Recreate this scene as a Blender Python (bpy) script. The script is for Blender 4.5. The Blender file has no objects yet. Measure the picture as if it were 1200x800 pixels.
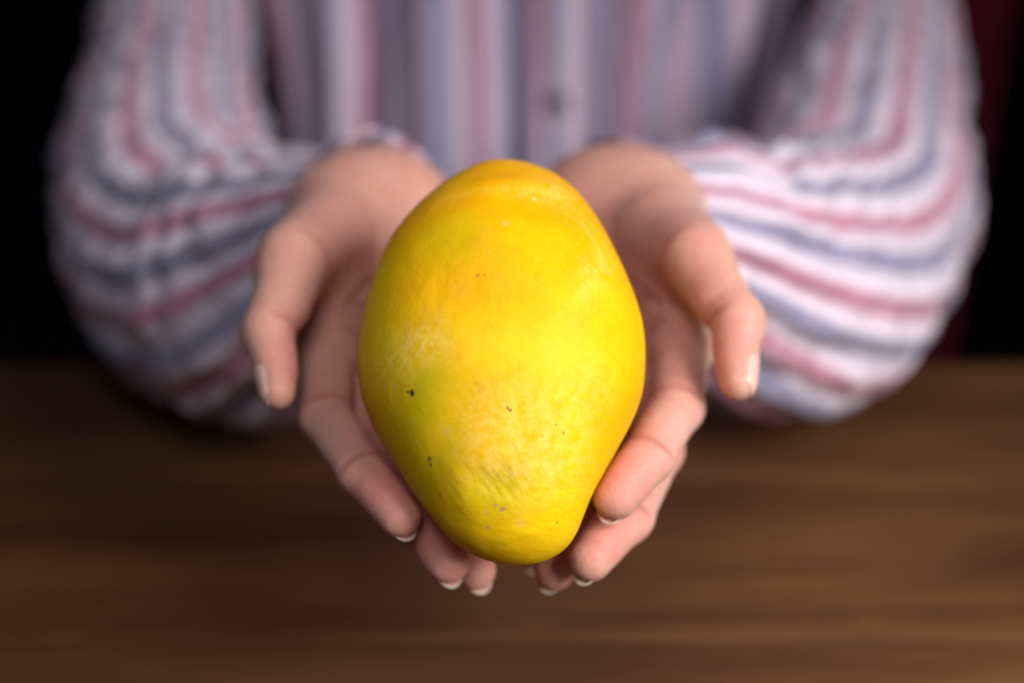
import bpy, math, random
import numpy as np
from mathutils import Vector
R_ = math.radians
rng = np.random.default_rng(7)

# ------------------------------------------------------------------ camera, world, lamps, exposure
PITCH = 25.0
CAM = np.array([0.0, 0.0, 1.10])
cp, sp = math.cos(R_(PITCH)), math.sin(R_(PITCH))
AX_R = np.array([1.0, 0, 0]); AX_U = np.array([0, sp, cp]); AX_F = np.array([0, cp, -sp])
FPX = 50.0 / 36.0 * 1200.0

scene = bpy.context.scene
col = scene.collection
cam_d = bpy.data.cameras.new('camera')
cam = bpy.data.objects.new('camera', cam_d); col.objects.link(cam)
cam.location = CAM; cam.rotation_euler = (R_(90 - PITCH), 0, 0)
cam_d.lens = 50; cam_d.sensor_width = 36; cam_d.clip_start = 0.02; cam_d.clip_end = 50
cam_d.dof.use_dof = True; cam_d.dof.focus_distance = 0.4235; cam_d.dof.aperture_fstop = 2.55
cam_d.dof.aperture_blades = 0
scene.camera = cam

w = bpy.data.worlds.new('World'); scene.world = w; w.use_nodes = True
w.node_tree.nodes['Background'].inputs[0].default_value = (0.55, 0.62, 1.0, 1)
w.node_tree.nodes['Background'].inputs[1].default_value = 0.035

def W(q):
    """camera-axis coordinates (right, up, forward), metres -> world"""
    q = np.asarray(q, float)
    return CAM + q[..., 0:1] * AX_R + q[..., 1:2] * AX_U + q[..., 2:3] * AX_F
def P(px, py, d):
    return np.array([(px - 600) / FPX * d, (400 - py) / FPX * d, d])

def area(name, pos, target, size, power, color, size_y=None):
    l = bpy.data.lights.new(name, 'AREA'); l.energy = power; l.color = color
    l.shape = 'RECTANGLE'; l.size = size; l.size_y = size_y or size
    o = bpy.data.objects.new(name, l); col.objects.link(o)
    p = Vector(W(np.array([pos]))[0]); t = Vector(W(np.array([target]))[0])
    o.location = p; o.rotation_euler = (t - p).to_track_quat('-Z', 'Y').to_euler()
    return o
key = area('window_light', (0.50, 0.13, -0.06), (0.10, -0.12, 0.50), 0.38, 2.2, (1.0, 0.955, 0.955), 0.40)
key.data.spread = R_(86)
area('fill_light', (-0.04, 0.34, -0.16), (0.0, 0.02, 0.45), 0.32, 0.40, (0.92, 0.92, 1.0)).data.spread = R_(75)  # added fill without a real source, aimed to brighten hands and mango
scene.view_settings.view_transform = 'Standard'
scene.view_settings.look = 'None'
scene.view_settings.exposure = 0.0
scene.view_settings.gamma = 1.0
scene.cycles.max_bounces = 8
scene.cycles.use_denoising = True

# ------------------------------------------------------------------ helpers
def tag(o, label=None, cat=None, group=None, kind=None):
    for k, v in (('label', label), ('category', cat), ('group', group), ('kind', kind)):
        if v: o[k] = v
    return o

def mesh_obj(name, verts, faces, mat, parent=None, uv=None, attrs=None, smooth=True):
    """verts in world metres; origin at the parent's base or at the mesh's own base"""
    verts = np.asarray(verts, float)
    root = parent
    off = np.zeros(3)
    if parent is not None:
        r = parent
        while r is not None:
            off = off + np.array(r.location); r = r.parent
        loc = np.zeros(3)
    else:
        loc = np.array([verts[:, 0].mean(), verts[:, 1].mean(), verts[:, 2].min()]); off = loc
    me = bpy.data.meshes.new(name)
    v = (verts - off).astype(np.float32)
    if isinstance(faces, np.ndarray):
        n = len(faces); k = faces.shape[1]
        me.vertices.add(len(v)); me.vertices.foreach_set('co', v.ravel())
        me.loops.add(n * k); me.loops.foreach_set('vertex_index', faces.ravel().astype(np.int32))
        me.polygons.add(n); me.polygons.foreach_set('loop_start', np.arange(0, n * k, k, dtype=np.int32))
        me.update(calc_edges=True)
    else:
        me.from_pydata(v.tolist(), [], faces)
    if smooth:
        me.polygons.foreach_set('use_smooth', [True] * len(me.polygons))
    if uv is not None:
        lay = me.uv_layers.new(name='UVMap')
        li = np.zeros(len(me.loops), np.int32); me.loops.foreach_get('vertex_index', li)
        lay.data.foreach_set('uv', np.asarray(uv, np.float32)[li].ravel())
    for k_, a in (attrs or {}).items():
        at = me.attributes.new(k_, 'FLOAT', 'POINT'); at.data.foreach_set('value', np.asarray(a, np.float32))
    me.validate(); me.update()
    if mat: me.materials.append(mat)
    o = bpy.data.objects.new(name, me); col.objects.link(o); o.location = loc
    if parent is not None: o.parent = parent
    return o

def grid_faces(nu, nv, closed_u=False):
    """verts index = j*nu + i ; i along u"""
    i = np.arange(nu if closed_u else nu - 1); j = np.arange(nv - 1)
    I, J = np.meshgrid(i, j)
    I = I.ravel(); J = J.ravel(); I2 = (I + 1) % nu
    return np.stack([J * nu + I, J * nu + I2, (J + 1) * nu + I2, (J + 1) * nu + I], 1)

def noise3(p, scale, seed=0, octaves=3):
    """cheap smooth value noise, -1..1"""
    out = np.zeros(len(p)); amp = 1.0; tot = 0
    for o in range(octaves):
        q = np.asarray(p) * scale * (2 ** o) + 17.3 * (seed + o)
        i = np.floor(q).astype(np.int64); f = q - i; f = f * f * (3 - 2 * f)
        def h(a, b, c):
            n = (a * 73856093) ^ (b * 19349663) ^ (c * 83492791) ^ (seed * 2654435)
            n = (n ^ (n >> 13)) * 1274126177 & 0x7fffffff
            return (n % 10007) / 5003.5 - 1
        s = 0
        for dx in (0, 1):
            for dy in (0, 1):
                for dz in (0, 1):
                    wgt = (f[:, 0] if dx else 1 - f[:, 0]) * (f[:, 1] if dy else 1 - f[:, 1]) * (f[:, 2] if dz else 1 - f[:, 2])
                    s = s + wgt * h(i[:, 0] + dx, i[:, 1] + dy, i[:, 2] + dz)
        out += amp * s; tot += amp; amp *= 0.5
    return out / tot

class NT:
    """small node-tree writer"""
    def __init__(s, name):
        s.m = bpy.data.materials.new(name); s.m.use_nodes = True
        s.t = s.m.node_tree; s.n = s.t.nodes; s.l = s.t.links
        s.b = s.n['Principled BSDF']; s.out = s.n['Material Output']
    def set(s, sock, v):
        if hasattr(v, 'is_linked') or hasattr(v, 'links'): s.l.new(v, sock)
        else:
            if isinstance(v, (tuple, list)) and len(v) == 3 and sock.type == 'RGBA': v = (*v, 1)
            sock.default_value = v
    def node(s, typ, ins=None, **kw):
        n = s.n.new(typ)
        for k, v in kw.items(): setattr(n, k, v)
        for k, v in (ins or {}).items(): s.set(n.inputs[k], v)
        return n
    def math(s, op, a, b=0.0, clamp=False):
        n = s.node('ShaderNodeMath', {0: a, 1: b}, operation=op, use_clamp=clamp); return n.outputs[0]
    def mr(s, v, a, b, c=0.0, d=1.0):
        n = s.node('ShaderNodeMapRange', {'Value': v, 'From Min': a, 'From Max': b, 'To Min': c, 'To Max': d}, interpolation_type='SMOOTHSTEP'); return n.outputs[0]
    def mix(s, f, a, b, mode='MIX'):
        n = s.n.new('ShaderNodeMix'); n.data_type = 'RGBA'; n.blend_type = mode
        s.set(n.inputs[0], f); s.set(n.inputs[6], a); s.set(n.inputs[7], b); return n.outputs[2]
    def noise(s, vec, scale, detail=3, rough=0.5, dist=0.0):
        return s.node('ShaderNodeTexNoise', {'Vector': vec, 'Scale': scale, 'Detail': detail, 'Roughness': rough, 'Distortion': dist}).outputs[0]
    def attr(s, name):
        return s.node('ShaderNodeAttribute', attribute_name=name).outputs['Fac']
    def obj(s): return s.node('ShaderNodeTexCoord').outputs['Object']
    def uv(s): return s.node('ShaderNodeTexCoord').outputs['UV']
    def mapping(s, vec, scale=(1, 1, 1), loc=(0, 0, 0)):
        return s.node('ShaderNodeMapping', {'Vector': vec, 'Scale': scale, 'Location': loc}).outputs[0]
    def bump(s, h, strength, dist, normal=None):
        ins = {'Height': h, 'Strength': strength, 'Distance': dist}
        n = s.node('ShaderNodeBump', ins)
        if normal is not None: s.l.new(normal, n.inputs['Normal'])
        return n.outputs[0]
    def fin(s, **kw):
        for k, v in kw.items(): s.set(s.b.inputs[k.replace('_', ' ')], v)
        return s.m

# ------------------------------------------------------------------ mango shape (camera-axis coordinates)
MC = P(589, 424, 0.447)
TILT = R_(19)
ey = np.array([0, math.cos(TILT), math.sin(TILT)]); ez = np.array([0, math.sin(TILT), -math.cos(TILT)]); ex = np.array([1.0, 0, 0])
def px_to_local(px, py):
    r = np.array([(px - 600) / FPX, (400 - py) / FPX, 1.0])
    s = MC @ ez / (r @ ez); q = s * r - MC
    return q @ ex, q @ ey
prof = [(192, 591, 591), (207, 537, 645), (234, 502, 680), (266, 469, 701), (298, 449, 721), (330, 437, 737), (361, 429, 749), (393, 422, 754), (425, 420, 756), (457, 423, 755),
        (489, 432, 743), (521, 449, 723), (553, 470, 706), (584, 492, 690), (616, 516, 676), (640, 543, 664), (654, 566, 652), (661, 611, 611)]
L_top = px_to_local(590, 193)[1]; L_bot = -px_to_local(610, 660)[1]
def ynorm(y): return np.where(y > 0, y / L_top, y / L_bot)
_t, _g, _c = [], [], []
for (py, xl, xr) in prof[1:-1]:
    a, y0 = px_to_local(xl, py); b, _ = px_to_local(xr, py)
    t = float(ynorm(np.array(y0))); s_ = math.sqrt(max(1e-3, 1 - t * t))
    _t.append(t); _g.append((b - a) / 2 / s_); _c.append((a + b) / 2)
_t, _g, _c = map(np.array, (_t, _g, _c)); o_ = np.argsort(_t); _t, _g, _c = _t[o_], _g[o_], _c[o_]
_g[0] = _g[1] * 1.08
TT = np.linspace(-1, 1, 401)
def sm(a, k=14):
    ker = np.exp(-0.5 * (np.arange(-3 * k, 3 * k + 1) / k) ** 2); ker /= ker.sum()
    return np.convolve(np.pad(a, 3 * k, mode='edge'), ker, 'valid')
GG = sm(np.interp(TT, _t, _g)) * 0.995; CC = sm(np.interp(TT, _t, _c), 24)
DEPTH_F = 0.0385; DEPTH_B = 0.038
GZ = sm(np.interp(TT, [-1, -.85, -.6, -.3, 0, .4, .8, 1], [.9, .88, .9, .98, 1.0, 1.0, .93, .9]))
def mango_f(q):
    """implicit value and approximate distance at camera-axis points"""
    d = q - MC; x = d @ ex; y = d @ ey; z = d @ ez
    t = ynorm(y); tc = np.clip(t, -1, 1)
    g = np.interp(tc, TT, GG); c = np.interp(tc, TT, CC); gz = np.interp(tc, TT, GZ) * np.where(z > 0, DEPTH_F, DEPTH_B)
    L = np.where(y > 0, L_top, L_bot)
    X = (x - c) / g; Z = z / gz
    q2 = np.sqrt(X * X + Z * Z + t * t) + 1e-9
    grad = np.sqrt((X / g) ** 2 + (Z / gz) ** 2 + (t / L) ** 2) / q2
    return (q2 - 1) / np.maximum(grad, 1e-6)

def build_mango():
    NUq, NVq = 620, 460
    th = np.linspace(0, 2 * math.pi, NUq, endpoint=False); ph = np.linspace(-math.pi / 2, math.pi / 2, NVq)
    TH, PH = np.meshgrid(th, ph)
    t = np.sin(PH).ravel(); s = np.cos(PH).ravel(); TH = TH.ravel()
    y = np.where(t > 0, t * L_top, t * L_bot)
    g = np.interp(t, TT, GG); c = np.interp(t, TT, CC)
    sx, sz = np.sin(TH), np.cos(TH)
    gz = np.interp(t, TT, GZ) * np.where(sz > 0, DEPTH_F, DEPTH_B)
    x = c + g * s * sx; z = gz * s * sz
    loc = np.stack([x, y, z], 1)
    nrm = np.stack([sx / g * s, t / np.where(t > 0, L_top, L_bot), sz / gz * s], 1)
    nrm /= np.linalg.norm(nrm, axis=1, keepdims=True) + 1e-9
    front = np.clip(z / 0.02, 0, 1)
    def G(px, py, rx, ry, ang=0.0):
        cx, cy = px_to_local_front(px, py)
        dx, dy = x - cx, y - cy; ca, sa = math.cos(ang), math.sin(ang)
        u = (dx * ca + dy * sa) / (rx / 3900); v = (-dx * sa + dy * ca) / (ry / 3900)
        return np.exp(-(u * u + v * v)) * front
    disp = 0.0008 * noise3(loc, 38, 3, 2) + 0.00018 * noise3(loc, 130, 5, 3)
    # soft lobes, hollows and the shallow dimple near the lower end
    disp -= 0.0012 * G(585, 566, 30, 18) + 0.0006 * G(548, 468, 60, 46)
    disp += 0.0007 * G(540, 430, 40, 20, .4) + 0.0004 * G(548, 590, 14, 40, .5) + 0.0007 * G(600, 630, 50, 14)
    disp += 0.0002 * G(480, 500, 26, 90, -.35) - 0.0004 * G(520, 540, 26, 80, -.45)
    disp -= 0.0010 * G(625, 240, 60, 26) ; disp += 0.0009 * G(600, 215, 50, 14) - 0.0008 * G(560, 340, 50, 30)
    disp -= 0.0009 * G(705, 520, 25, 60, .5)
    # ripples in the skin, lower right and around the dimple
    cx, cy = px_to_local_front(655, 640)
    r = np.hypot((x - cx), (y - cy) * 1.1)
    disp += 0.00002 * (1 + .9 * noise3(loc, 150, 41, 2)) * np.sin(r / 0.0017 * 2 * math.pi + 2.0 * noise3(loc, 120, 8, 1)) * (G(640, 578, 42, 24) + .0)
    ca = (x * .8 + y * .6)
    aniso = np.stack([(x * .8 + y * .6) * 3.2, (-x * .6 + y * .8) * .8, z], 1)
    disp += 0.00042 * noise3(aniso, 150, 43, 3) * G(584, 562, 40, 24)
    disp += 0.00034 * noise3(np.stack([x * .9, y * 2.6, z], 1), 190, 44, 3) * (G(655, 605, 50, 40) + .6 * G(570, 625, 60, 26))
    disp += 0.00016 * noise3(np.stack([x * 2.6, y * .9, z], 1), 170, 45, 3) * G(560, 330, 80, 50)
    loc = loc + nrm * disp[:, None]
    n1 = noise3(loc, 60, 21, 3); n2 = noise3(loc, 45, 22, 3)
    tt = t
    orange = np.clip(1.25 * np.clip((tt + .1) / .9, 0, 1) + 0.6 * n1, 0, 1)
    orange = np.maximum(orange, np.clip(1 - np.clip(z / .036, 0, 1), 0, 1) ** .8 * .95 * np.where(x > 0, 1.1, .9))
    orange = np.clip(orange + .35 * G(560, 330, 70, 30) - .5 * G(540, 270, 60, 45) - .7 * G(610, 520, 90, 80), 0, 1)
    orange = orange * np.clip((tt + 1.0) / .75, .12, 1) ** 1.2
    green = np.clip(.30 * np.clip((-tt - .35) / .4, 0, 1) + 1.15 * G(485, 490, 26, 50, -.3) + .9 * G(508, 560, 20, 55, -.5) + .75 * G(455, 440, 22, 50) + 1.0 * G(582, 566, 38, 24)
                    + .45 * G(530, 275, 60, 40) + .55 * G(510, 455, 36, 30) + .4 * G(560, 620, 60, 26) + .45 * G(450, 330, 30, 60) + .25 * n2, 0, 1)
    pale = np.clip(1.1 * G(605, 500, 70, 60) + .9 * G(500, 400, 34, 26) + .5 * G(635, 545, 60, 30) + .6 * G(690, 330, 16, 55, -.45) + .5 * G(470, 420, 26, 30) + .5 * G(600, 225, 60, 10) + .5 * G(655, 225, 22, 26, .6)
                   + .4 * G(690, 440, 40, 60) + .35 * n1, 0, 1)
    world = W(MC + loc @ np.stack([ex, ey, ez]))
    return world, grid_faces(NUq, NVq, True), dict(orange=orange, green=green, pale=pale), loc
def px_to_local_front(px, py):
    """local x, y of the visible (front) surface point under a picture position"""
    r = np.array([(px - 600) / FPX, (400 - py) / FPX, 1.0])
    ds = np.linspace(0.38, 0.48, 400); pts = ds[:, None] * r[None]
    f = mango_f(pts); k = int(np.argmax(f < 0)) if (f < 0).any() else int(np.argmin(f))
    q = pts[k] - MC
    return q @ ex, q @ ey
def front_point(px, py):
    r = np.array([(px - 600) / FPX, (400 - py) / FPX, 1.0])
    ds = np.linspace(0.38, 0.48, 1200); pts = ds[:, None] * r[None]
    f = mango_f(pts); k = int(np.argmax(f < 0)) if (f < 0).any() else int(np.argmin(f))
    return pts[k]

mw, mf, mattr, mloc = build_mango()
mango_base = np.array([mw[:, 0].mean(), mw[:, 1].mean(), mw[:, 2].min()])

def mango_material():
    m = NT('mango_skin'); o = m.obj()
    n_mid = m.noise(o, 70, 5, .65); n_fine = m.noise(o, 420, 4, .7); n_big = m.noise(o, 26, 3)
    yel = m.mix(m.mr(n_mid, .3, .7), (.92, .575, .002), (.89, .49, .002))
    f_or = m.math('MULTIPLY', m.attr('orange'), m.mr(n_mid, .2, .6, .5, 1.0))
    c = m.mix(f_or, yel, (.90, .40, .001))
    f_gr = m.math('MULTIPLY', m.attr('green'), m.mr(n_big, .25, .6, .5, 1.0))
    c = m.mix(m.math('MULTIPLY', f_gr, .85), c, (.58, .47, .006))
    # pale scurf: ragged flecks inside the pale patches
    n_rag = m.noise(o, 260, 7, .8, .25)
    f_pa = m.math('MULTIPLY', m.attr('pale'), m.mr(n_rag, .38, .60), True)
    c = m.mix(m.math('MULTIPLY', f_pa, .7), c, (.93, .66, .13))
    vor = m.node('ShaderNodeTexVoronoi', {'Vector': o, 'Scale': 520.0, 'Randomness': 1.0}).outputs['Distance']
    pore = m.mr(vor, .05, .22, 1.0, 0.0)
    c = m.mix(m.math('MULTIPLY', m.math('MULTIPLY', pore, m.mr(n_big, .45, .6)), .35), c, (.94, .68, .12))
    # small scars and specks at their places
    wob = m.node('ShaderNodeTexNoise', {'Vector': o, 'Scale': 600.0, 'Detail': 2.0})
    wv = m.node('ShaderNodeVectorMath', {0: wob.outputs['Color'], 1: (.5, .5, .5)}, operation='SUBTRACT').outputs[0]
    wv = m.node('ShaderNodeVectorMath', {0: wv, 'Scale': 0.0014}, operation='SCALE').outputs[0]
    ow = m.node('ShaderNodeVectorMath', {0: o, 1: wv}, operation='ADD').outputs[0]
    spots = [(483, 460, 4.2, (.02, .03, .012), .95), (478, 459, 2.2, (.02, .03, .012), .9), (503, 538, 4.5, (.16, .10, .05), .85), (504, 545, 3.5, (.16, .10, .05), .8),
             (560, 323, 3.6, (.28, .15, .02), .8), (567, 322, 2.6, (.28, .15, .02), .7), (594, 478, 3.2, (.14, .07, .02), .9), (598, 481, 2.4, (.1, .05, .02), .9), (590, 474, 2.8, (.95, .75, .4), .8),
             (609, 475, 1.8, (.2, .1, .02), .8), (660, 507, 2.6, (.3, .16, .02), .9), (651, 498, 2.0, (.3, .16, .02), .8), (605, 524, 1.8, (.3, .18, .02), .7),
             (580, 592, 3.4, (.50, .30, .10), .7), (589, 596, 3.8, (.40, .24, .10), .8), (573, 617, 4.0, (.48, .28, .10), .7), (653, 612, 2.2, (.3, .17, .02), .8),
             (563, 455, 6.5, (.68, .38, .02), .6), (558, 448, 5.0, (.68, .38, .02), .5), (676, 539, 4.5, (.85, .5, .1), .6), (683, 541, 3.6, (.85, .5, .1), .6),
             (454, 496, 2.2, (.3, .2, .03), .7), (462, 452, 4.5, (.52, .40, .08), .7), (627, 233, 4.2, (.92, .62, .15), .7), (592, 262, 5.0, (.9, .55, .12), .6), (635, 511, 1.8, (.35, .2, .02), .6),
             (570, 600, 4, (.6, .36, .1), .5), (610, 612, 6, (.75, .47, .1), .5), (545, 560, 4, (.62, .40, .06), .5), (520, 505, 6, (.62, .42, .12), .5), (575, 382, 2.5, (.55, .32, .02), .6)]
    for (px, py, rad, cc, st) in spots:
        q = W(front_point(px, py)[None])[0] - mango_base
        d = m.node('ShaderNodeVectorMath', {0: ow, 1: tuple(q)}, operation='DISTANCE').outputs['Value']
        r = rad / 3950
        f = m.mr(d, r * .55, r * 1.15, st, 0.0)
        c = m.mix(f, c, cc)
    # a long pale scratch, upper right
    a = front_point(683, 262); b = front_point(712, 318)
    A = W(a[None])[0] - mango_base; B = W(b[None])[0] - mango_base; D = B - A; LL = float(np.linalg.norm(D)); D = D / LL
    dd = m.node('ShaderNodeVectorMath', {0: ow, 1: tuple(A)}, operation='SUBTRACT').outputs[0]
    along = m.node('ShaderNodeVectorMath', {0: dd, 1: tuple(D)}, operation='DOT_PRODUCT').outputs['Value']
    cl = m.node('ShaderNodeClamp', {'Value': along, 'Min': 0.0, 'Max': LL}).outputs[0]
    near = m.node('ShaderNodeVectorMath', {0: tuple(D), 'Scale': cl}, operation='SCALE').outputs[0]
    dl = m.node('ShaderNodeVectorMath', {0: dd, 1: near}, operation='DISTANCE').outputs['Value']
    c = m.mix(m.mr(dl, .0004, .0022, .18, 0.0), c, (.93, .62, .16))
    h = m.math('ADD', m.math('MULTIPLY', n_fine, .5), m.math('MULTIPLY', n_rag, .6))
    nb = m.bump(h, .35, .00035)
    nb = m.bump(m.noise(o, 900, 3, .6), .25, .00015, nb)
    rough = m.mr(n_rag, .3, .7, .42, .56)
    return m.fin(Base_Color=c, Roughness=rough, Normal=nb, Subsurface_Weight=.22, Subsurface_Radius=(.006, .003, .0005), Subsurface_Scale=.5, IOR=1.4, Specular_IOR_Level=.14)

# ------------------------------------------------------------------ distance-field tools for the body
def smin(a, b, k):
    h = np.clip(.5 + .5 * (b - a) / k, 0, 1); return b + (a - b) * h - k * h * (1 - h)
def smax(a, b, k): return -smin(-a, -b, k)
def cap(p, a, b, ra, rb, dors=None, flat=1.0):
    a = a.astype(np.float32); b = b.astype(np.float32)
    ab = b - a; t = np.clip(((p - a) @ ab) / (ab @ ab), 0, 1)
    v = p - a - t[:, None] * ab
    if dors is not None and flat != 1.0:
        n = dors.astype(np.float32); vn = v @ n
        v = v + (vn * (1 / flat - 1))[:, None] * n
    return np.sqrt((v * v).sum(1)) - (ra + (rb - ra) * t)
def unit(v): v = np.asarray(v, float); return v / np.linalg.norm(v)
def perp(v, e): v = np.asarray(v, float); return unit(v - (v @ e) * e)

def surface_nets(sdf, lo, hi, h, coarse=4, band=None):
    lo = np.array(lo); hi = np.array(hi)
    nc = np.ceil((hi - lo) / (h * coarse)).astype(int); n = nc * coarse + 1
    cc = [lo[i] + (np.arange(nc[i]) + .5) * h * coarse for i in range(3)]
    X, Y, Z = np.meshgrid(*cc, indexing='ij')
    dc = sdf(np.stack([X.ravel(), Y.ravel(), Z.ravel()], 1).astype(np.float32)).reshape(nc)
    band = band or h * coarse * 1.35
    D = np.repeat(np.repeat(np.repeat(dc, coarse, 0), coarse, 1), coarse, 2)
    D = np.pad(D, ((0, 1),) * 3, mode='edge').astype(np.float32)
    act = np.abs(dc) < band
    M = np.repeat(np.repeat(np.repeat(act, coarse, 0), coarse, 1), coarse, 2); M = np.pad(M, ((0, 1),) * 3, mode='edge')
    M[1:] |= M[:-1].copy(); M[:, 1:] |= M[:, :-1].copy(); M[:, :, 1:] |= M[:, :, :-1].copy()
    idx = np.argwhere(M)
    D[M] = sdf((lo + idx * h).astype(np.float32))
    S = D < 0
    c8 = [S[i:S.shape[0] - 1 + i, j:S.shape[1] - 1 + j, k:S.shape[2] - 1 + k] for i in (0, 1) for j in (0, 1) for k in (0, 1)]
    cnt = sum(x.astype(np.int8) for x in c8); cell = (cnt > 0) & (cnt < 8)
    ci = np.argwhere(cell); vid = -np.ones(cell.shape, np.int64); vid[cell] = np.arange(len(ci))
    acc = np.zeros((len(ci), 3)); num = np.zeros(len(ci))
    corners = [(i, j, k) for i in (0, 1) for j in (0, 1) for k in (0, 1)]
    for a in corners:
        for ax in range(3):
            if a[ax] == 0:
                b = list(a); b[ax] = 1
                da = D[ci[:, 0] + a[0], ci[:, 1] + a[1], ci[:, 2] + a[2]]; db = D[ci[:, 0] + b[0], ci[:, 1] + b[1], ci[:, 2] + b[2]]
                cr = (da < 0) != (db < 0); t = np.where(cr, da / np.where(cr, da - db, 1), 0)
                pt = np.array(a, float)[None].repeat(len(ci), 0); pt[:, ax] = t
                acc[cr] += pt[cr]; num[cr] += 1
    V = lo + (ci + acc / num[:, None]) * h
    F = []
    for ax in range(3):
        b1, b2 = [(1, 2), (2, 0), (0, 1)][ax]
        sl0 = [slice(None)] * 3; sl1 = [slice(None)] * 3; sl0[ax] = slice(0, -1); sl1[ax] = slice(1, None)
        E = S[tuple(sl0)] != S[tuple(sl1)]
        e = np.argwhere(E)
        ok = (e[:, b1] > 0) & (e[:, b2] > 0) & (e[:, b1] < S.shape[b1] - 1) & (e[:, b2] < S.shape[b2] - 1)
        e = e[ok]
        def at(o1, o2):
            q = e.copy(); q[:, b1] += o1; q[:, b2] += o2; return vid[q[:, 0], q[:, 1], q[:, 2]]
        q = np.stack([at(-1, -1), at(0, -1), at(0, 0), at(-1, 0)], 1)
        flip = ~S[e[:, 0], e[:, 1], e[:, 2]]
        q[flip] = q[flip][:, ::-1]
        F.append(q)
    F = np.concatenate(F); F = F[(F >= 0).all(1)]
    return V, F
def grad(sdf, V, e=3e-4):
    V = V.astype(np.float64); g = np.zeros_like(V)
    for i in range(3):
        o = np.zeros(3); o[i] = e
        g[:, i] = (sdf((V + o).astype(np.float32)) - sdf((V - o).astype(np.float32))) / (2 * e)
    return g
def project(sdf, V, it=2):
    for _ in range(it):
        g = grad(sdf, V); d = sdf(V.astype(np.float32)).astype(float)
        s = d / np.maximum((g * g).sum(1), .2)
        V = V - np.clip(s, -.0008, .0008)[:, None] * g
    return V

# ------------------------------------------------------------------ the two hands (picture positions + distance of each joint)
HANDS = {
 'a': dict(  # the hand at the photo's left
    wrist=P(437, 240, .552), arm=P(392, 262, .625), wside=unit([.95, .15, .30]),
    carp=[P(394, 274, .543), P(425, 268, .551), P(455, 266, .556), P(482, 268, .556)],
    fingers=[
      dict(j=[P(383, 408, .507), P(381, 487, .475), P(425, 553, .454), P(468, 604, .4425)], r=[.0105, .0087, .0078, .0068], d=(-.35, -.35, .87)),
      dict(j=[P(418, 425, .520), P(437, 528, .485), P(487, 602, .461), P(524, 658, .4500)], r=[.0105, .0087, .0079, .0070], d=(-.32, -.50, .80)),
      dict(j=[P(458, 420, .534), P(478, 532, .506), P(520, 612, .477), P(557, 667, .4635)], r=[.0102, .0086, .0077, .0068], d=(-.2, -.5, .85)),
      dict(j=[P(500, 405, .542), P(530, 495, .522), P(560, 560, .508), P(585, 610, .497)], r=[.0095, .0078, .0070, .0062], d=(0, -.4, .9))],
    thumb=dict(j=[P(398, 268, .541), P(342, 306, .492), P(314, 388, .471), P(325, 457, .460)], r=[.0178, .0114, .0092, .0064], d=(-.93, -.12, -.28))),
 'b': dict(  # the hand at the photo's right
    wrist=P(722, 236, .552), arm=P(775, 258, .625), wside=unit([-.95, .15, .30]),
    carp=[P(768, 270, .543), P(735, 266, .551), P(705, 264, .556), P(680, 264, .556)],
    fingers=[
      dict(j=[P(801, 398, .505), P(793, 478, .473), P(760, 535, .452), P(722, 582, .4420)], r=[.0105, .0089, .0081, .0073], d=(.30, -.42, .86)),
      dict(j=[P(752, 415, .520), P(770, 528, .485), P(736, 606, .461), P(692, 654, .4500)], r=[.0105, .0089, .0081, .0073], d=(.45, -.42, .78)),
      dict(j=[P(715, 410, .534), P(724, 522, .508), P(692, 612, .477), P(650, 667, .4635)], r=[.0102, .0086, .0077, .0068], d=(.25, -.5, .83)),
      dict(j=[P(672, 400, .542), P(668, 500, .523), P(648, 588, .503), P(628, 647, .492)], r=[.0095, .0078, .0070, .0062], d=(.1, -.5, .85))],
    thumb=dict(j=[P(763, 264, .541), P(816, 301, .492), P(864, 376, .471), P(865, 446, .460)], r=[.0178, .0109, .0094, .0065], d=(.93, -.12, -.28))),
}
def show_lengths():
    for k, h in HANDS.items():
        for f in h['fingers'] + [h['thumb']]:
            j = f['j']; print('LEN', k, [round(float(np.linalg.norm(j[i + 1] - j[i])) * 100, 2) for i in range(3)])
show_lengths()

def catmull(pts, n):
    pts = np.array(pts, float); P_ = np.vstack([2 * pts[0] - pts[1], pts, 2 * pts[-1] - pts[-2]])
    out = []
    for i in range(len(pts) - 1):
        p0, p1, p2, p3 = P_[i:i + 4]
        for t in np.linspace(0, 1, n, endpoint=False):
            out.append(.5 * ((2 * p1) + (-p0 + p2) * t + (2 * p0 - 5 * p1 + 4 * p2 - p3) * t * t + (-p0 + 3 * p1 - 3 * p2 + p3) * t ** 3))
    out.append(pts[-1]); return np.array(out)

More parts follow.
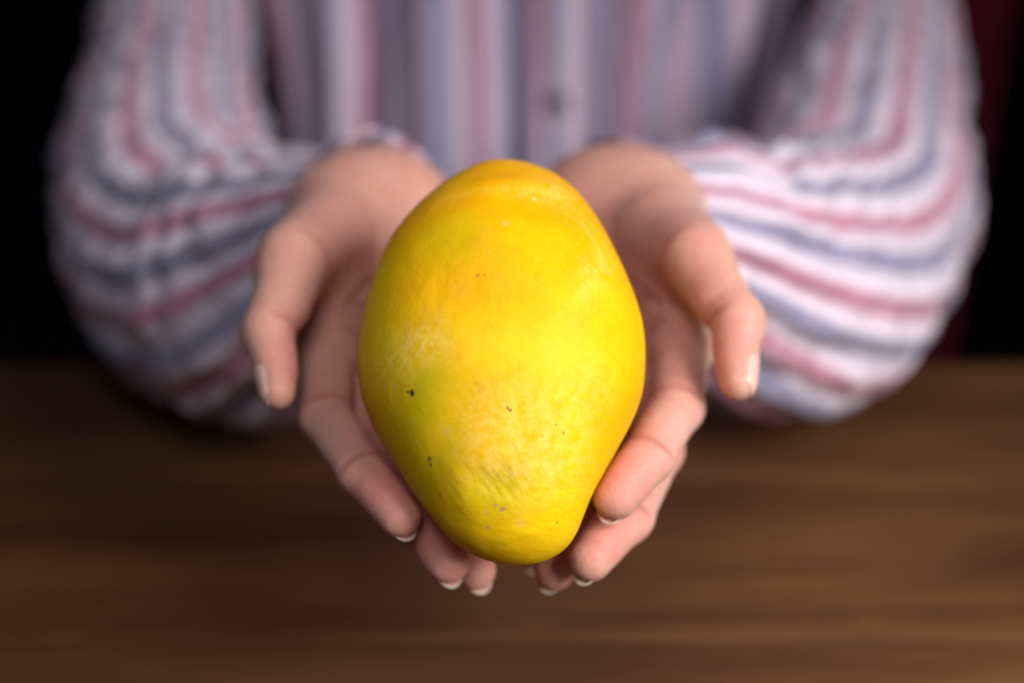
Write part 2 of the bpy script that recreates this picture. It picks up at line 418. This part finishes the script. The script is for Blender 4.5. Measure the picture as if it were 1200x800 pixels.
def make_hand_sdf(h):
    seg = []
    for f in h['fingers'] + [h['thumb']]:
        j = f['j']; f['dv'] = [perp(f['d'], unit(j[i + 1] - j[i])) for i in range(3)]
    def finger(p, f, start=0):
        j, r, dv = f['j'], f['r'], f['dv']; d = None
        for i in range(start, 3):
            c = cap(p, j[i], j[i + 1], r[i] * (1.0 if i == start else .97), r[i + 1], dv[i], .93)
            d = c if d is None else smin(d, c, .0035)
        e = unit(j[3] - j[2]); pad = j[2] * .42 + j[3] * .58 - dv[2] * r[3] * .30
        d = smin(d, cap(p, pad - e * .003, pad + e * .003, r[3] * .92, r[3] * .86), .003)
        # soft belly of the middle segment
        for i in range(max(start, 1), 2):
            m_ = (j[i] + j[i + 1]) / 2 - dv[i] * r[i] * .22
            e2 = unit(j[i + 1] - j[i])
            d = smin(d, cap(p, m_ - e2 * .004, m_ + e2 * .004, r[i] * .80, r[i] * .80), .003)
        # flexion creases on the palm side
        for i in range(max(start + start, 1), 3):
            e1 = unit(unit(j[i] - j[i - 1]) + unit(j[min(i + 1, 3)] - j[i])); pv = -perp(f['d'], e1)
            q = p - j[i].astype(np.float32); rad = q @ pv.astype(np.float32)
            m = np.clip(rad / r[i] * 1.6 + .1, 0, 1) * (np.abs(q @ e1.astype(np.float32)) < .006) * ((q * q).sum(1) < (r[i] * 1.9) ** 2)
            for (o, dep) in ((-.0009, .0006), (.0011, .0004)):
                bend = .0012 * (q @ np.cross(e1, pv).astype(np.float32) / r[i]) ** 2
                d = d + dep * np.exp(-(((q @ e1.astype(np.float32)) - o + bend) / .0006) ** 2) * m
        return d
    F, T, C = h['fingers'], h['thumb'], h['carp']
    ws = h['wside']; ax = unit(h['arm'] - h['wrist']); ws = perp(ws, ax); wn = np.cross(ws, ax)
    # palm-side normal of the hand
    pn = unit(np.cross(F[3]['j'][0] - F[0]['j'][0], C[1] - F[1]['j'][0]))
    if pn[2] > 0: pn = -pn
    lines = []; lines3 = []
    I, M_, Rg, Pk = [f['j'][0] for f in F]
    def on(a, off=.011): return a + pn * off
    lines.append([on(I * .8 + C[0] * .2), on(I * .45 + M_ * .15 + C[0] * .4), on(C[1] * .55 + M_ * .45)])   # round the thumb mount
    lines.append([on(I * .75 + C[0] * .25), on(M_ * .7 + C[1] * .3), on(Rg * .55 + C[2] * .45), on(Pk * .4 + C[3] * .6)])
    lines.append([on(M_ * .97 + C[1] * .03), on(Rg * .85 + C[2] * .15), on(Pk * .8 + C[3] * .2)])
    lines.append([on(I * .95 + C[0] * .05, .009), on(M_ * 1.0, .009)])
    def sdf(p, with_lines=True):
        palm = None
        for i in range(4):
            c = cap(p, C[i], F[i]['j'][0], .0115, F[i]['r'][0] * 1.06)
            palm = c if palm is None else smin(palm, c, .008)
        hyp = cap(p, C[3] * .9 + F[3]['j'][0] * .1 + pn * .002, C[3] * .35 + F[3]['j'][0] * .65 + pn * .003, .0145, .0115)
        palm = smin(palm, hyp, .008)
        th = cap(p, T['j'][0], T['j'][1], T['r'][0], T['r'][1])
        th2 = cap(p, T['j'][0] * .6 + T['j'][1] * .4 + pn * .004, T['j'][0] * .3 + T['j'][1] * .7 + pn * .001, .0146, .0120)
        palm = smin(palm, smin(th, th2, .008), .016)
        web = cap(p, C[0] * .45 + F[0]['j'][0] * .55, T['j'][1] * .8 + T['j'][0] * .2, .0085, .0070)
        palm = smin(palm, web, .010)
        for i in range(3):   # webs between the finger roots
            a = F[i]['j'][0] * .82 + F[i]['j'][1] * .18; b = F[i + 1]['j'][0] * .82 + F[i + 1]['j'][1] * .18
            palm = smin(palm, cap(p, a, b, .0072, .0070), .006)
        # wrist and forearm: two bones side by side
        w0, a0 = h['wrist'], h['arm']
        f1 = cap(p, w0 + ws * .0095, a0 + ws * .010, .0180, .0205); f2 = cap(p, w0 - ws * .0095, a0 - ws * .010, .0180, .0205)
        arm = smin(f1, f2, .014)
        fore = cap(p, w0, (C[0] + C[1] + C[2] + C[3]) / 4, .018, .016)
        palm = smin(palm, smin(arm, fore, .012), .022)
        fg = None
        for f in F:
            c = finger(p, f); fg = c if fg is None else smin(fg, c, .0010)
        d = smin(palm, fg, .0055)
        d = smin(d, finger(p, T, 1), .0090)
        for (ln, dep, wid) in (lines3 if with_lines else ()):
            near = np.zeros(len(p)); c0 = ln.mean(0).astype(np.float32); rr = np.linalg.norm(ln - c0, axis=1).max() + .006
            k = ((p - c0) ** 2).sum(1) < rr * rr
            if not k.any(): continue
            q = p[k]; dd = None
            for a, b in zip(ln[:-1], ln[1:]):
                c = cap(q, a, b, 0, 0); dd = c if dd is None else np.minimum(dd, c)
            d[k] += (dep * np.exp(-(dd / wid) ** 2)).astype(d.dtype)
        # crease at the thumb root and at the wrist
        d = smax(d, -(mango_f(p) - .00035), .0016)
        return d.astype(np.float32)
    extra = []
    Tj = T['j']
    for t in (.25, .45, .62, .8):      # small folds where the thumb mount meets the palm
        a = Tj[0] * (1 - t) + Tj[1] * t
        m_ = a * .55 + (C[0] * (1 - t) + I * t) * .45
        extra.append([on(m_), on(m_ * .75 + M_ * .25 + pn * 0)])
    for ln, dep, wid in [(l, .0017, .0014) for l in lines] + [(l, .0022, .0015) for l in extra]:
        fine = catmull(np.array(ln), 6) if len(ln) > 2 else np.linspace(ln[0], ln[1], 6)
        fine = fine + .0006 * np.stack([noise3(fine, 160, 60 + i, 1) for i in range(3)], 1)
        for _ in range(6):
            g = grad(lambda q: sdf(q, False), fine); dd = sdf(fine.astype(np.float32), False)
            fine = fine - np.clip(dd, -.004, .004)[:, None] * g / np.maximum((g * g).sum(1), .3)[:, None]
        lines3.append((fine, dep, wid))
    return sdf, pn, [l for l, _, _ in lines3]

def build_hand(key):
    h = HANDS[key]; sdf, pn, lines = make_hand_sdf(h)
    pts = np.array([q for f in h['fingers'] + [h['thumb']] for q in f['j']] + h['carp'] + [h['wrist'], h['arm']])
    lo = pts.min(0) - .026; hi = pts.max(0) + .026
    V, F = surface_nets(sdf, lo, hi, .00085)
    V = project(sdf, V, 2)
    g_ = grad(sdf, V); g_ /= np.linalg.norm(g_, axis=1, keepdims=True) + 1e-9
    V = V + g_ * (.00022 * noise3(V, 110, 81, 3) - .0001)[:, None]
    # where the skin is rosier: finger pads, joints and palm lines
    flush = np.zeros(len(V)); 
    for f in h['fingers'] + [h['thumb']]:
        j = f['j']; pad = j[2] * .3 + j[3] * .7 - f['dv'][2] * .004
        flush += 1.0 * np.exp(-((V - pad) ** 2).sum(1) / .0085 ** 2)
        for i in (1, 2): flush += .45 * np.exp(-((V - j[i]) ** 2).sum(1) / .009 ** 2)
    crease = np.zeros(len(V))
    for ln in lines:
        for a, b in zip(ln[:-1], ln[1:]):
            c = cap(V.astype(np.float32), a, b, 0, 0); crease = np.maximum(crease, np.exp(-(c / .0012) ** 2))
    for f in h['fingers'] + [h['thumb']]:
        j = f['j']
        for i in (1, 2):
            e1 = unit(unit(j[i] - j[i - 1]) + unit(j[min(i + 1, 3)] - j[i])); pv = -perp(f['d'], e1); q = V - j[i]
            m = np.clip((q @ pv) / f['r'][i] * 1.6, 0, 1) * ((q * q).sum(1) < (f['r'][i] * 1.8) ** 2)
            crease = np.maximum(crease, np.exp(-((q @ e1 + .0003) / .0012) ** 2) * m)
    palmf = np.clip(grad(sdf, V) @ pn * .8 + .3, 0, 1)
    return V, F, np.clip(flush, 0, 1), crease, palmf, sdf

# ------------------------------------------------------------------ materials
def skin_material():
    m = NT('skin'); o = m.obj()
    n1 = m.noise(o, 55, 4, .6); n2 = m.noise(o, 260, 3, .6); n3 = m.noise(o, 28, 2)
    c = m.mix(m.mr(n1, .3, .7), (.67, .43, .33), (.60, .32, .26))
    c = m.mix(m.math('MULTIPLY', m.attr('palm_side'), .5), c, (.66, .29, .22))
    c = m.mix(m.math('MULTIPLY', m.attr('flush'), m.mr(n3, .3, .7, .6, 1.0)), c, (.66, .235, .185))
    c = m.mix(m.math('MULTIPLY', m.mr(n2, .45, .7), .45), c, (.62, .27, .20))
    c = m.mix(m.math('MULTIPLY', m.attr('crease'), .6), c, (.40, .12, .08))
    vor = m.node('ShaderNodeTexVoronoi', {'Vector': o, 'Scale': 1300.0}, feature='DISTANCE_TO_EDGE').outputs['Distance']
    nb = m.bump(m.mr(vor, 0, .2), .18, .0001)
    # fine lines running across the skin
    n4 = m.noise(m.mapping(o, (600, 600, 1700)), 1.0, 4, .7)
    nb = m.bump(n4, .5, .0003, nb)
    nb = m.bump(n2, .6, .0006, nb); nb = m.bump(n1, .35, .0015, nb)
    return m.fin(Base_Color=c, Roughness=m.mr(n2, .3, .7, .42, .55), Normal=nb, Subsurface_Weight=.85, Subsurface_Radius=(.0035, .0014, .0007), Subsurface_Scale=.65, Specular_IOR_Level=.38, IOR=1.4)
def nail_material():
    m = NT('fingernail'); f = m.attr('free_edge')
    c = m.mix(f, (.74, .44, .37), (.84, .74, .56))
    return m.fin(Base_Color=c, Roughness=.42, Subsurface_Weight=.4, Subsurface_Radius=(.002, .001, .0006), Subsurface_Scale=.6, Coat_Weight=.12, Coat_Roughness=.3)
def stripe_material(name, red, navy, base):
    """woven stripes running along the cloth; uv.x counts stripe repeats"""
    m = NT(name); uv = m.uv(); sep = m.node('ShaderNodeSeparateXYZ', {0: uv})
    u, v = sep.outputs[0], sep.outputs[1]
    slub = m.noise(m.mapping(uv, (1.3, 22, 1)), 3.0, 3, .6)
    wob = m.math('MULTIPLY', m.math('SUBTRACT', m.noise(m.mapping(uv, (8, 2, 1)), 2.0, 2), .5), .07)
    x = m.math('FRACT', m.math('ADD', m.math('MULTIPLY', u, 1.0), wob))
    def band(a, b, s=.02):
        up = m.mr(x, a - s, a + s); dn = m.mr(x, b - s, b + s, 1, 0); return m.math('MULTIPLY', up, dn)
    c = base
    c = m.mix(band(.06, .31, .035), c, red)
    c = m.mix(m.math('MULTIPLY', band(.36, .39, .008), .7), c, (.45, .2, .3))
    c = m.mix(band(.53, .80, .035), c, navy)
    c = m.mix(m.math('MULTIPLY', band(.87, .90, .008), .7), c, (.3, .3, .5))
    c = m.mix(m.math('MULTIPLY', m.mr(slub, .40, .70), .6), c, (.66, .56, .67))
    mel = m.noise(m.mapping(uv, (60, 60, 1)), 2.0, 2, .7)
    c = m.mix(m.math('MULTIPLY', m.mr(mel, .5, .8), .35), c, (.80, .74, .80))
    nb = m.bump(m.noise(m.mapping(uv, (180, 500, 1)), 2.0, 2), .3, .0004)
    return m.fin(Base_Color=c, Roughness=.85, Normal=nb, Sheen_Weight=.15, Sheen_Roughness=.5, Subsurface_Weight=.15, Subsurface_Radius=(.004, .003, .003), Subsurface_Scale=.5)
def wood_material():
    m = NT('table_wood'); o = m.obj()
    rnd = m.node('ShaderNodeObjectInfo').outputs['Random']
    off = m.node('ShaderNodeCombineXYZ', {0: m.math('MULTIPLY', rnd, 9.0), 1: m.math('MULTIPLY', rnd, 5.0), 2: 0.0}).outputs[0]
    ov = m.node('ShaderNodeVectorMath', {0: o, 1: off}, operation='ADD').outputs[0]
    g1 = m.noise(m.mapping(ov, (1.6, 13, 4)), 1.5, 5, .6, 1.1)
    g2 = m.noise(m.mapping(ov, (9, 240, 20)), 1.0, 4, .65, .3)
    knot = m.noise(m.mapping(ov, (4, 10, 4)), 1.4, 2, .5, 1.5)
    c = m.mix(m.mr(g1, .3, .72), (.062, .022, .008), (.150, .066, .022))
    c = m.mix(m.math('MULTIPLY', m.mr(knot, .55, .8), .6), c, (.22, .105, .03))
    c = m.mix(m.math('MULTIPLY', m.mr(g2, .45, .7), .5), c, (.060, .024, .011))
    c = m.mix(m.mr(rnd, 0, 1, 0, .22), c, (.11, .045, .02))
    nb = m.bump(g2, .4, .0008)
    return m.fin(Base_Color=c, Roughness=m.mr(g1, .2, .8, .5, .65), Normal=nb, Specular_IOR_Level=.18)
def plain(name, c, rough=.9, c2=None, sc=6.0):
    m = NT(name); n = m.noise(m.obj(), sc, 4, .6)
    return m.fin(Base_Color=m.mix(m.mr(n, .3, .7), c, c2 or tuple(x * .8 for x in c)), Roughness=rough, Normal=m.bump(n, .2, .002))

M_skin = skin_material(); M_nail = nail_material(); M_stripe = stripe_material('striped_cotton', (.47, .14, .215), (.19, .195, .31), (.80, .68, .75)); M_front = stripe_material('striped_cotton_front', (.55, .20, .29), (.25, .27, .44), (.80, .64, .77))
M_wood = wood_material(); M_wall = plain('dark_wall', (.007, .009, .017)); M_floor = plain('dark_floor', (.012, .009, .009), .7)
M_button = plain('navy_button', (.02, .025, .07), .35); M_red = plain('dark_red_cloth', (.42, .03, .08), .95, (.20, .015, .04), 30)
M_thread = plain('gap_dark', (.01, .006, .004), .9)

# ------------------------------------------------------------------ setting
def box(x0, x1, y0, y1, z0, z1):
    v = [(x, y, z) for z in (z0, z1) for y in (y0, y1) for x in (x0, x1)]
    f = [(0, 2, 3, 1), (4, 5, 7, 6), (0, 1, 5, 4), (2, 6, 7, 3), (0, 4, 6, 2), (1, 3, 7, 5)]
    return np.array(v, float), f
def bevel_box(name, b, mat, parent, bev=.002, seg=2):
    o = mesh_obj(name, *box(*b), mat, parent, smooth=False)
    md = o.modifiers.new('bevel', 'BEVEL'); md.width = bev; md.segments = seg
    return o
v_, f_ = box(-4, 4, 2.6, 2.7, 0, 3.0); tag(mesh_obj('wall', v_, f_, M_wall, smooth=False), kind='structure')
v_, f_ = box(-4, 4, -3, 2.6, -.05, 0); tag(mesh_obj('floor', v_, f_, M_floor, smooth=False), kind='structure')

TZ = 0.765
TEDGE = 0.690
table = bpy.data.objects.new('table', None); col.objects.link(table); table.location = (0, .3, TZ - .035)
tag(table, 'dark brown wooden table with lengthwise planks under the elbows', 'table')
y1 = TEDGE
for k, wd in enumerate([.118, .125, .112, .13, .12, .122, .118]):
    bevel_box('plank', (-.75, .75, y1 - wd + .0012, y1, TZ - .028, TZ + (k % 2) * .0004), M_wood, table, .0016)
    y1 -= wd
bevel_box('table_frame', (-.70, .70, y1 + .08, TEDGE - .05, TZ - .08, TZ - .0285), M_wood, table)

# dark red cloth hanging behind the right sleeve
def red_cloth():
    nu, nv = 70, 90
    u = np.linspace(0, 1, nu); v = np.linspace(0, 1, nv); U, V = np.meshgrid(u, v); U = U.ravel(); V = V.ravel()
    z = 1.45 - V * 1.43
    fold = .020 * np.sin(U * 19 + 1.5 * np.sin(V * 3)) + .006 * np.sin(U * 43 + V * 4)
    x = .268 + .080 * U + .012 * np.sin(V * 5); y = 1.02 + fold
    front = np.stack([x, y, z], 1); back = front + np.array([0, .004, 0])
    F = grid_faces(nu, nv); Fb = F[:, ::-1] + nu * nv
    rim = []
    def bidx():
        b = list(range(nu)) + [j * nu + nu - 1 for j in range(1, nv)] + [(nv - 1) * nu + i for i in range(nu - 2, -1, -1)] + [j * nu for j in range(nv - 2, 0, -1)]
        return b
    b = bidx()
    rim = np.array([[b[i], b[(i + 1) % len(b)], b[(i + 1) % len(b)] + nu * nv, b[i] + nu * nv] for i in range(len(b))])
    o = mesh_obj('hanging_cloth', np.concatenate([front, back]), np.concatenate([F, Fb, rim]), M_red)
    tag(o, 'dark red cloth hanging in the shadow behind the right sleeve', 'cloth')
red_cloth()

# ------------------------------------------------------------------ mango
mango = mesh_obj('mango', mw, mf, None); mango.data.materials.append(mango_material())
for k, a in mattr.items():
    at = mango.data.attributes.new(k, 'FLOAT', 'POINT'); at.data.foreach_set('value', a.astype(np.float32))
tag(mango, 'ripe yellow mango with small specks and a greenish patch, resting in two cupped hands', 'mango')

# ------------------------------------------------------------------ person
person = bpy.data.objects.new('person', None); col.objects.link(person); person.location = (0, .93, .45)
tag(person, 'person in a striped pink, white and navy shirt holding out a mango in cupped hands', 'person')

# sleeve centre lines: picture x, y, distance, radius
SLEEVE = {
 'a': [(212, -330, .93, .052), (210, -200, .89, .048), (208, -60, .85, .044), (204, 70, .815, .045), (196, 180, .775, .054), (208, 285, .725, .058), (262, 332, .675, .061), (325, 325, .635, .058), (380, 288, .603, .042), (424, 258, .583, .0302)],
 'b': [(1044, -330, .93, .052), (1042, -200, .89, .047), (1040, -60, .85, .041), (1036, 60, .815, .042), (1020, 160, .775, .052), (996, 270, .725, .057), (944, 318, .675, .061), (880, 314, .635, .058), (812, 286, .603, .042), (738, 259, .583, .0298)]}

def sweep(path, nu, twist=0.0):
    """path rows (x,y,z,r). returns centre, frames, arc"""
    c = path[:, :3]; t = np.gradient(c, axis=0); t /= np.linalg.norm(t, axis=1, keepdims=True)
    n = np.zeros_like(c); n[0] = perp([0, 0, -1], t[0])
    for i in range(1, len(c)): n[i] = perp(n[i - 1], t[i])
    b = np.cross(t, n); s = np.r_[0, np.cumsum(np.linalg.norm(np.diff(c, axis=0), axis=1))]
    return c, t, n, b, s

def solid_sheet(V, F, thick, nu, closed):
    pass

def build_sleeve(key, shirt):
    rows = [(*P(x, y, d), r) for x, y, d, r in SLEEVE[key]]
    path = catmull(rows, 22); nu = 180
    c, t, n, b, s = sweep(path, nu)
    sg = 1 if key == 'a' else -1
    a = np.linspace(0, 2 * math.pi, nu, endpoint=False)
    A, S_ = np.meshgrid(a, s); K = np.repeat(np.arange(len(s)), nu); A = A.ravel(); S_ = S_.ravel()
    r = path[:, 3][K]
    dirv = n[K] * np.cos(A)[:, None] + b[K] * np.sin(A)[:, None]
    # crumples: rings on the inside of the elbow, long soft gathers towards the cuff
    curv = np.linalg.norm(np.gradient(t, axis=0), axis=1); curv = sm(curv, 6); curv /= curv.max()
    inner = -np.gradient(t, axis=0); inner /= np.linalg.norm(inner, axis=1, keepdims=True) + 1e-9
    ins = np.clip((dirv * -inner[K]).sum(1), -1, 1); ins = np.clip(ins * .8 + .35, 0, 1)
    base = c[K] + dirv * r[:, None]
    ns = noise3(base, 14, 31 + sg, 3); ns2 = noise3(base, 34, 35 + sg, 2)
    ring = np.sin(S_ / .021 * 2 * math.pi + 2.2 * ns + 1.5 * np.cos(A + 1))
    frac = S_ / s[-1]
    gather = np.sin(A * 17 + 3 * ns) * np.clip((frac - .62) / .3, 0, 1) * .0022
    d = .0085 * ns + .0030 * ns2 + ring * (.0007 + .0034 * curv[K] * ins) + gather
    wr = 1 - np.abs(noise3(np.stack([base[:, 0] * .7 + base[:, 1] * .7, (base[:, 1] - base[:, 0]) * 2.2, base[:, 2]], 1), 22, 71 + sg, 2)) * 2.2
    d += .0036 * np.clip(wr, -.3, 1) * (.35 + .65 * np.clip((frac - .35) / .2, 0, 1))
    d -= .002
    d *= np.clip((1 - frac) / .05, .15, 1)
    pos = base + dirv * d[:, None]
    per = 10
    uvw = np.stack([A / (2 * math.pi) * per + (0.35 if key == 'a' else .1), S_ / .04], 1)
    # close the seam in uv by repeating the first column
    idx = np.arange(len(pos)).reshape(len(s), nu); pos2 = pos.reshape(len(s), nu, 3); uv2 = uvw.reshape(len(s), nu, 2)
    pos2 = np.concatenate([pos2, pos2[:, :1]], 1); extra = uv2[:, :1].copy(); extra[..., 0] += per; uv2 = np.concatenate([uv2, extra], 1)
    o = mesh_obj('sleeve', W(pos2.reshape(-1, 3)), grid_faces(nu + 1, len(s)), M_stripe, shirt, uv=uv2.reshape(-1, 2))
    md = o.modifiers.new('thickness', 'SOLIDIFY'); md.thickness = .0008; md.offset = -1
    # cuff: a double band round the wrist
    e = t[-1]; cu = []
    cn, cb = n[-1], b[-1]; nv = 14; prof_ = []
    for (ax, rr) in [(-.006, .0310), (0, .0313), (.010, .0310), (.020, .0300), (.0220, .0296), (.0226, .0290), (.0220, .0284), (.015, .0286), (0, .0290), (-.006, .0292)]:
        ang = np.linspace(0, 2 * math.pi, 97)
        wv = 1 + .03 * np.sin(2 * ang + .6) + .02 * np.sin(5 * ang)
        cu.append(c[-1] + e * ax + (cn * np.cos(ang)[:, None] * 1.0 + cb * np.sin(ang)[:, None]) * (rr * wv)[:, None]); 
    cu = np.array(cu); uvc = np.zeros((len(cu), 97, 2)); uvc[..., 0] = np.linspace(0, per * .75, 97)[None]; uvc[..., 1] = np.linspace(0, 1, len(cu))[:, None]
    cuff = mesh_obj('cuff', W(cu.reshape(-1, 3)), grid_faces(97, len(cu)), M_stripe, o, uv=uvc.reshape(-1, 2))
    return o

def build_torso():
    nz, nu = 150, 420
    z = np.linspace(.50, 1.36, nz); a = np.linspace(0, 2 * math.pi, nu + 1)
    A, Z = np.meshgrid(a, z); A = A.ravel(); Z = Z.ravel()
    f = (Z - .5) / .86
    rx = .154 + .012 * np.sin(f * 3); ry = .115 + .01 * np.sin(f * 3)
    rx = rx + .03 * np.clip((f - .6) / .3, 0, 1)
    rx = rx - .011 * np.clip((1.02 - Z) / .14, 0, 1)
    top = np.clip((Z - 1.24) / .12, 0, 1); sh = 1 - .72 * top ** 1.6; rx = rx * sh; ry = ry * (1 - .45 * top ** 1.6)
    # A = pi at the wearer's front (towards the camera), seam hidden at the back
    x = .006 + rx * np.sin(A); y = .93 + ry * np.cos(A) * 1.0
    pts = np.stack([x, y, Z * .22], 1)
    ns = noise3(pts, 9, 51, 2)
    fold = .0095 * np.sin(A * 15 + 2.6 * ns + 1.1 * np.sin(Z * 7)) + .0055 * np.sin(A * 33 + 3 * ns) + .006 * noise3(np.stack([x, y, Z * .5], 1), 16, 55, 2)
    fold *= np.clip(1 - top, .2, 1)
    nx, ny = np.sin(A), np.cos(A); fold = fold * (1 + .5 * np.clip(x / .1, 0, 1))
    pos = np.stack([x + nx * fold, y + ny * fold, Z], 1)
    uvw = np.stack([A / (2 * math.pi) * 25 + .05 + .42 * noise3(np.stack([x, y, Z * .35], 1), 11, 61, 2), Z / .04], 1)
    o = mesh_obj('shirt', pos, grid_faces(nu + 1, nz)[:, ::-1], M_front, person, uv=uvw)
    md = o.modifiers.new('thickness', 'SOLIDIFY'); md.thickness = .0008; md.offset = -1
    return o, pos.reshape(nz, nu + 1, 3), z

shirt, tpos, tz = build_torso()
for k in ('a', 'b'): build_sleeve(k, shirt)
# button placket and buttons down the front
pk = []; uvp = []
ic = int(420 * .5 * 1.0) - 4
offs = np.linspace(-9, 9, 9)
for j in range(0, 150, 2):
    for q, o_ in enumerate(offs):
        base = tpos[j, int(round(ic + o_))]; lift = .004 if 0 < q < 8 else -.002
        row = tpos[j, ic - 9:ic + 10].mean(0)
        xx = .026 + (o_ / 9) * .016
        pk.append((xx, min(row[1], base[1]) * .6 + row[1] * .4 - lift - .002, base[2])); uvp.append((q / 8 * .9 + .25, base[2] / .04))
mesh_obj('placket', np.array(pk), grid_faces(9, 75), M_front, shirt, uv=np.array(uvp))
pk = np.array(pk).reshape(75, 9, 3)
def button(z0):
    j = int(np.argmin(abs(pk[:, 4, 2] - z0))); c = pk[j, 4] + np.array([0, -.0012, 0])
    R1 = .0060; prof_ = [(0, -.0006), (.0038, -.0006), (.0045, -.0014), (.0056, -.0014), (R1, -.0007), (R1, .0006), (.0045, .0012), (0, .0012)]
    n = 28; v = []
    for (r, yy) in prof_:
        for i in range(n):
            t = 2 * math.pi * i / n; v.append((c[0] + r * math.cos(t), c[1] + yy, c[2] + r * math.sin(t)))
    mesh_obj('button', np.array(v), grid_faces(n, len(prof_), True)[:, ::-1], M_button, shirt)
for z0 in (1.171, 1.076, .981, .886, .791, .696): button(z0)

# body: both hands, arms, trunk and neck in one mesh
parts_V, parts_F, at_fl, at_cr, at_pa = [], [], [], [], []
sdfs = {}
base_i = 0
for key in ('a', 'b'):
    V, F, fl, cr, pa, sdfs[key] = build_hand(key)
    print('HAND', key, len(V), len(F))
    parts_V.append(W(V)); parts_F.append(F + base_i); at_fl.append(fl); at_cr.append(cr); at_pa.append(pa); base_i += len(V)
def body_sdf(p):
    d = cap(p, np.array([.006, .945, .55]), np.array([.006, .945, 1.20]), .078, .085)
    for s in (-1, 1): d = smin(d, cap(p, np.array([s * .06, .945, .6]), np.array([s * .065, .945, 1.17]), .075, .08), .03)
    for key in ('a', 'b'):
        q = [W(P(x, y, dd)[None])[0] for x, y, dd, r in SLEEVE[key]]
        d = smin(d, cap(p, q[0], q[3], .036, .033), .02); d = smin(d, cap(p, q[3], q[5] , .033, .030), .01)
        d = smin(d, cap(p, q[5], q[7], .030, .025), .01); d = smin(d, cap(p, q[7], W(HANDS[key]['arm'][None])[0], .025, .0235), .01)
        d = smin(d, cap(p, np.array([.0, .945, 1.19]), q[0], .05, .036), .03)
    return smin(d, cap(p, np.array([.006, .95, 1.2]), np.array([.006, .94, 1.36]), .05, .045), .03).astype(np.float32)
V, F = surface_nets(body_sdf, (-.32, .45, .45), (.34, 1.08, 1.45), .008, 2, .03)
parts_V.append(V); parts_F.append(F + base_i); z_ = np.zeros(len(V)); at_fl.append(z_); at_cr.append(z_); at_pa.append(z_)
# orient all faces outward
Vb = np.concatenate(parts_V); Fb = np.concatenate(parts_F)
body = mesh_obj('body', Vb, Fb, M_skin, person, attrs=dict(flush=np.concatenate(at_fl), crease=np.concatenate(at_cr), palm_side=np.concatenate(at_pa)))

def build_nail(f, sdf, beyond=.0003, thumb=False):
    j = f['j']; e = unit(j[3] - j[2]); dv = perp(f['d'], e); sd = np.cross(e, dv); r = f['r'][3]
    nu, nv = 27, 30; amax = R_(62)
    back = -.0070 if not thumb else -.0088
    a = (np.arange(nu) / (nu - 1) * 2 - 1) * amax
    A, T_ = np.meshgrid(a, np.linspace(0, 1, nv)); A = A.ravel(); T_ = T_.ravel()
    vend = r * np.cos(A) * .96 + beyond * (1 - .5 * (A / amax) ** 2)
    vst = back + .0026 * np.abs(A / amax) ** 3
    v = vst + (vend - vst) * T_
    vs = np.minimum(v, (.80 if thumb else .66) * r)                    # past this the plate runs straight on
    dirs = sd * np.sin(A)[:, None] + dv * np.cos(A)[:, None]
    rr = np.full(len(v), r)
    for _ in range(8):
        p = j[3] + e * vs[:, None] + dirs * rr[:, None]; rr = rr - np.clip(sdf(p.astype(np.float32)), -.002, .002)
    over = np.maximum(v - vs, 0)
    off = .00030 - .00055 * np.abs(A / amax) ** 4 + np.where(T_ < .12, -.0005 * (1 - T_ / .12), 0)
    top = j[3] + e * v[:, None] + dirs * (rr + off)[:, None] - dv * (over ** 2 * 38)[:, None]
    bot = top - dirs * .00045
    att = (v > r * np.cos(A) * .96 - .0003).astype(float)
    n = nu * nv; F = grid_faces(nu, nv); Fb_ = F[:, ::-1] + n
    b = list(range(nu)) + [q * nu + nu - 1 for q in range(1, nv)] + [(nv - 1) * nu + i for i in range(nu - 2, -1, -1)] + [q * nu for q in range(nv - 2, 0, -1)]
    rim = np.array([[b[i], b[(i + 1) % len(b)], b[(i + 1) % len(b)] + n, b[i] + n] for i in range(len(b))])
    mesh_obj('fingernail', W(np.concatenate([top, bot])), np.concatenate([F, Fb_, rim]), M_nail, body, attrs=dict(free_edge=np.concatenate([att, att])))
for key in ('a', 'b'):
    for f in HANDS[key]['fingers']: build_nail(f, sdfs[key])
    build_nail(HANDS[key]['thumb'], sdfs[key], -.0010, thumb=True)
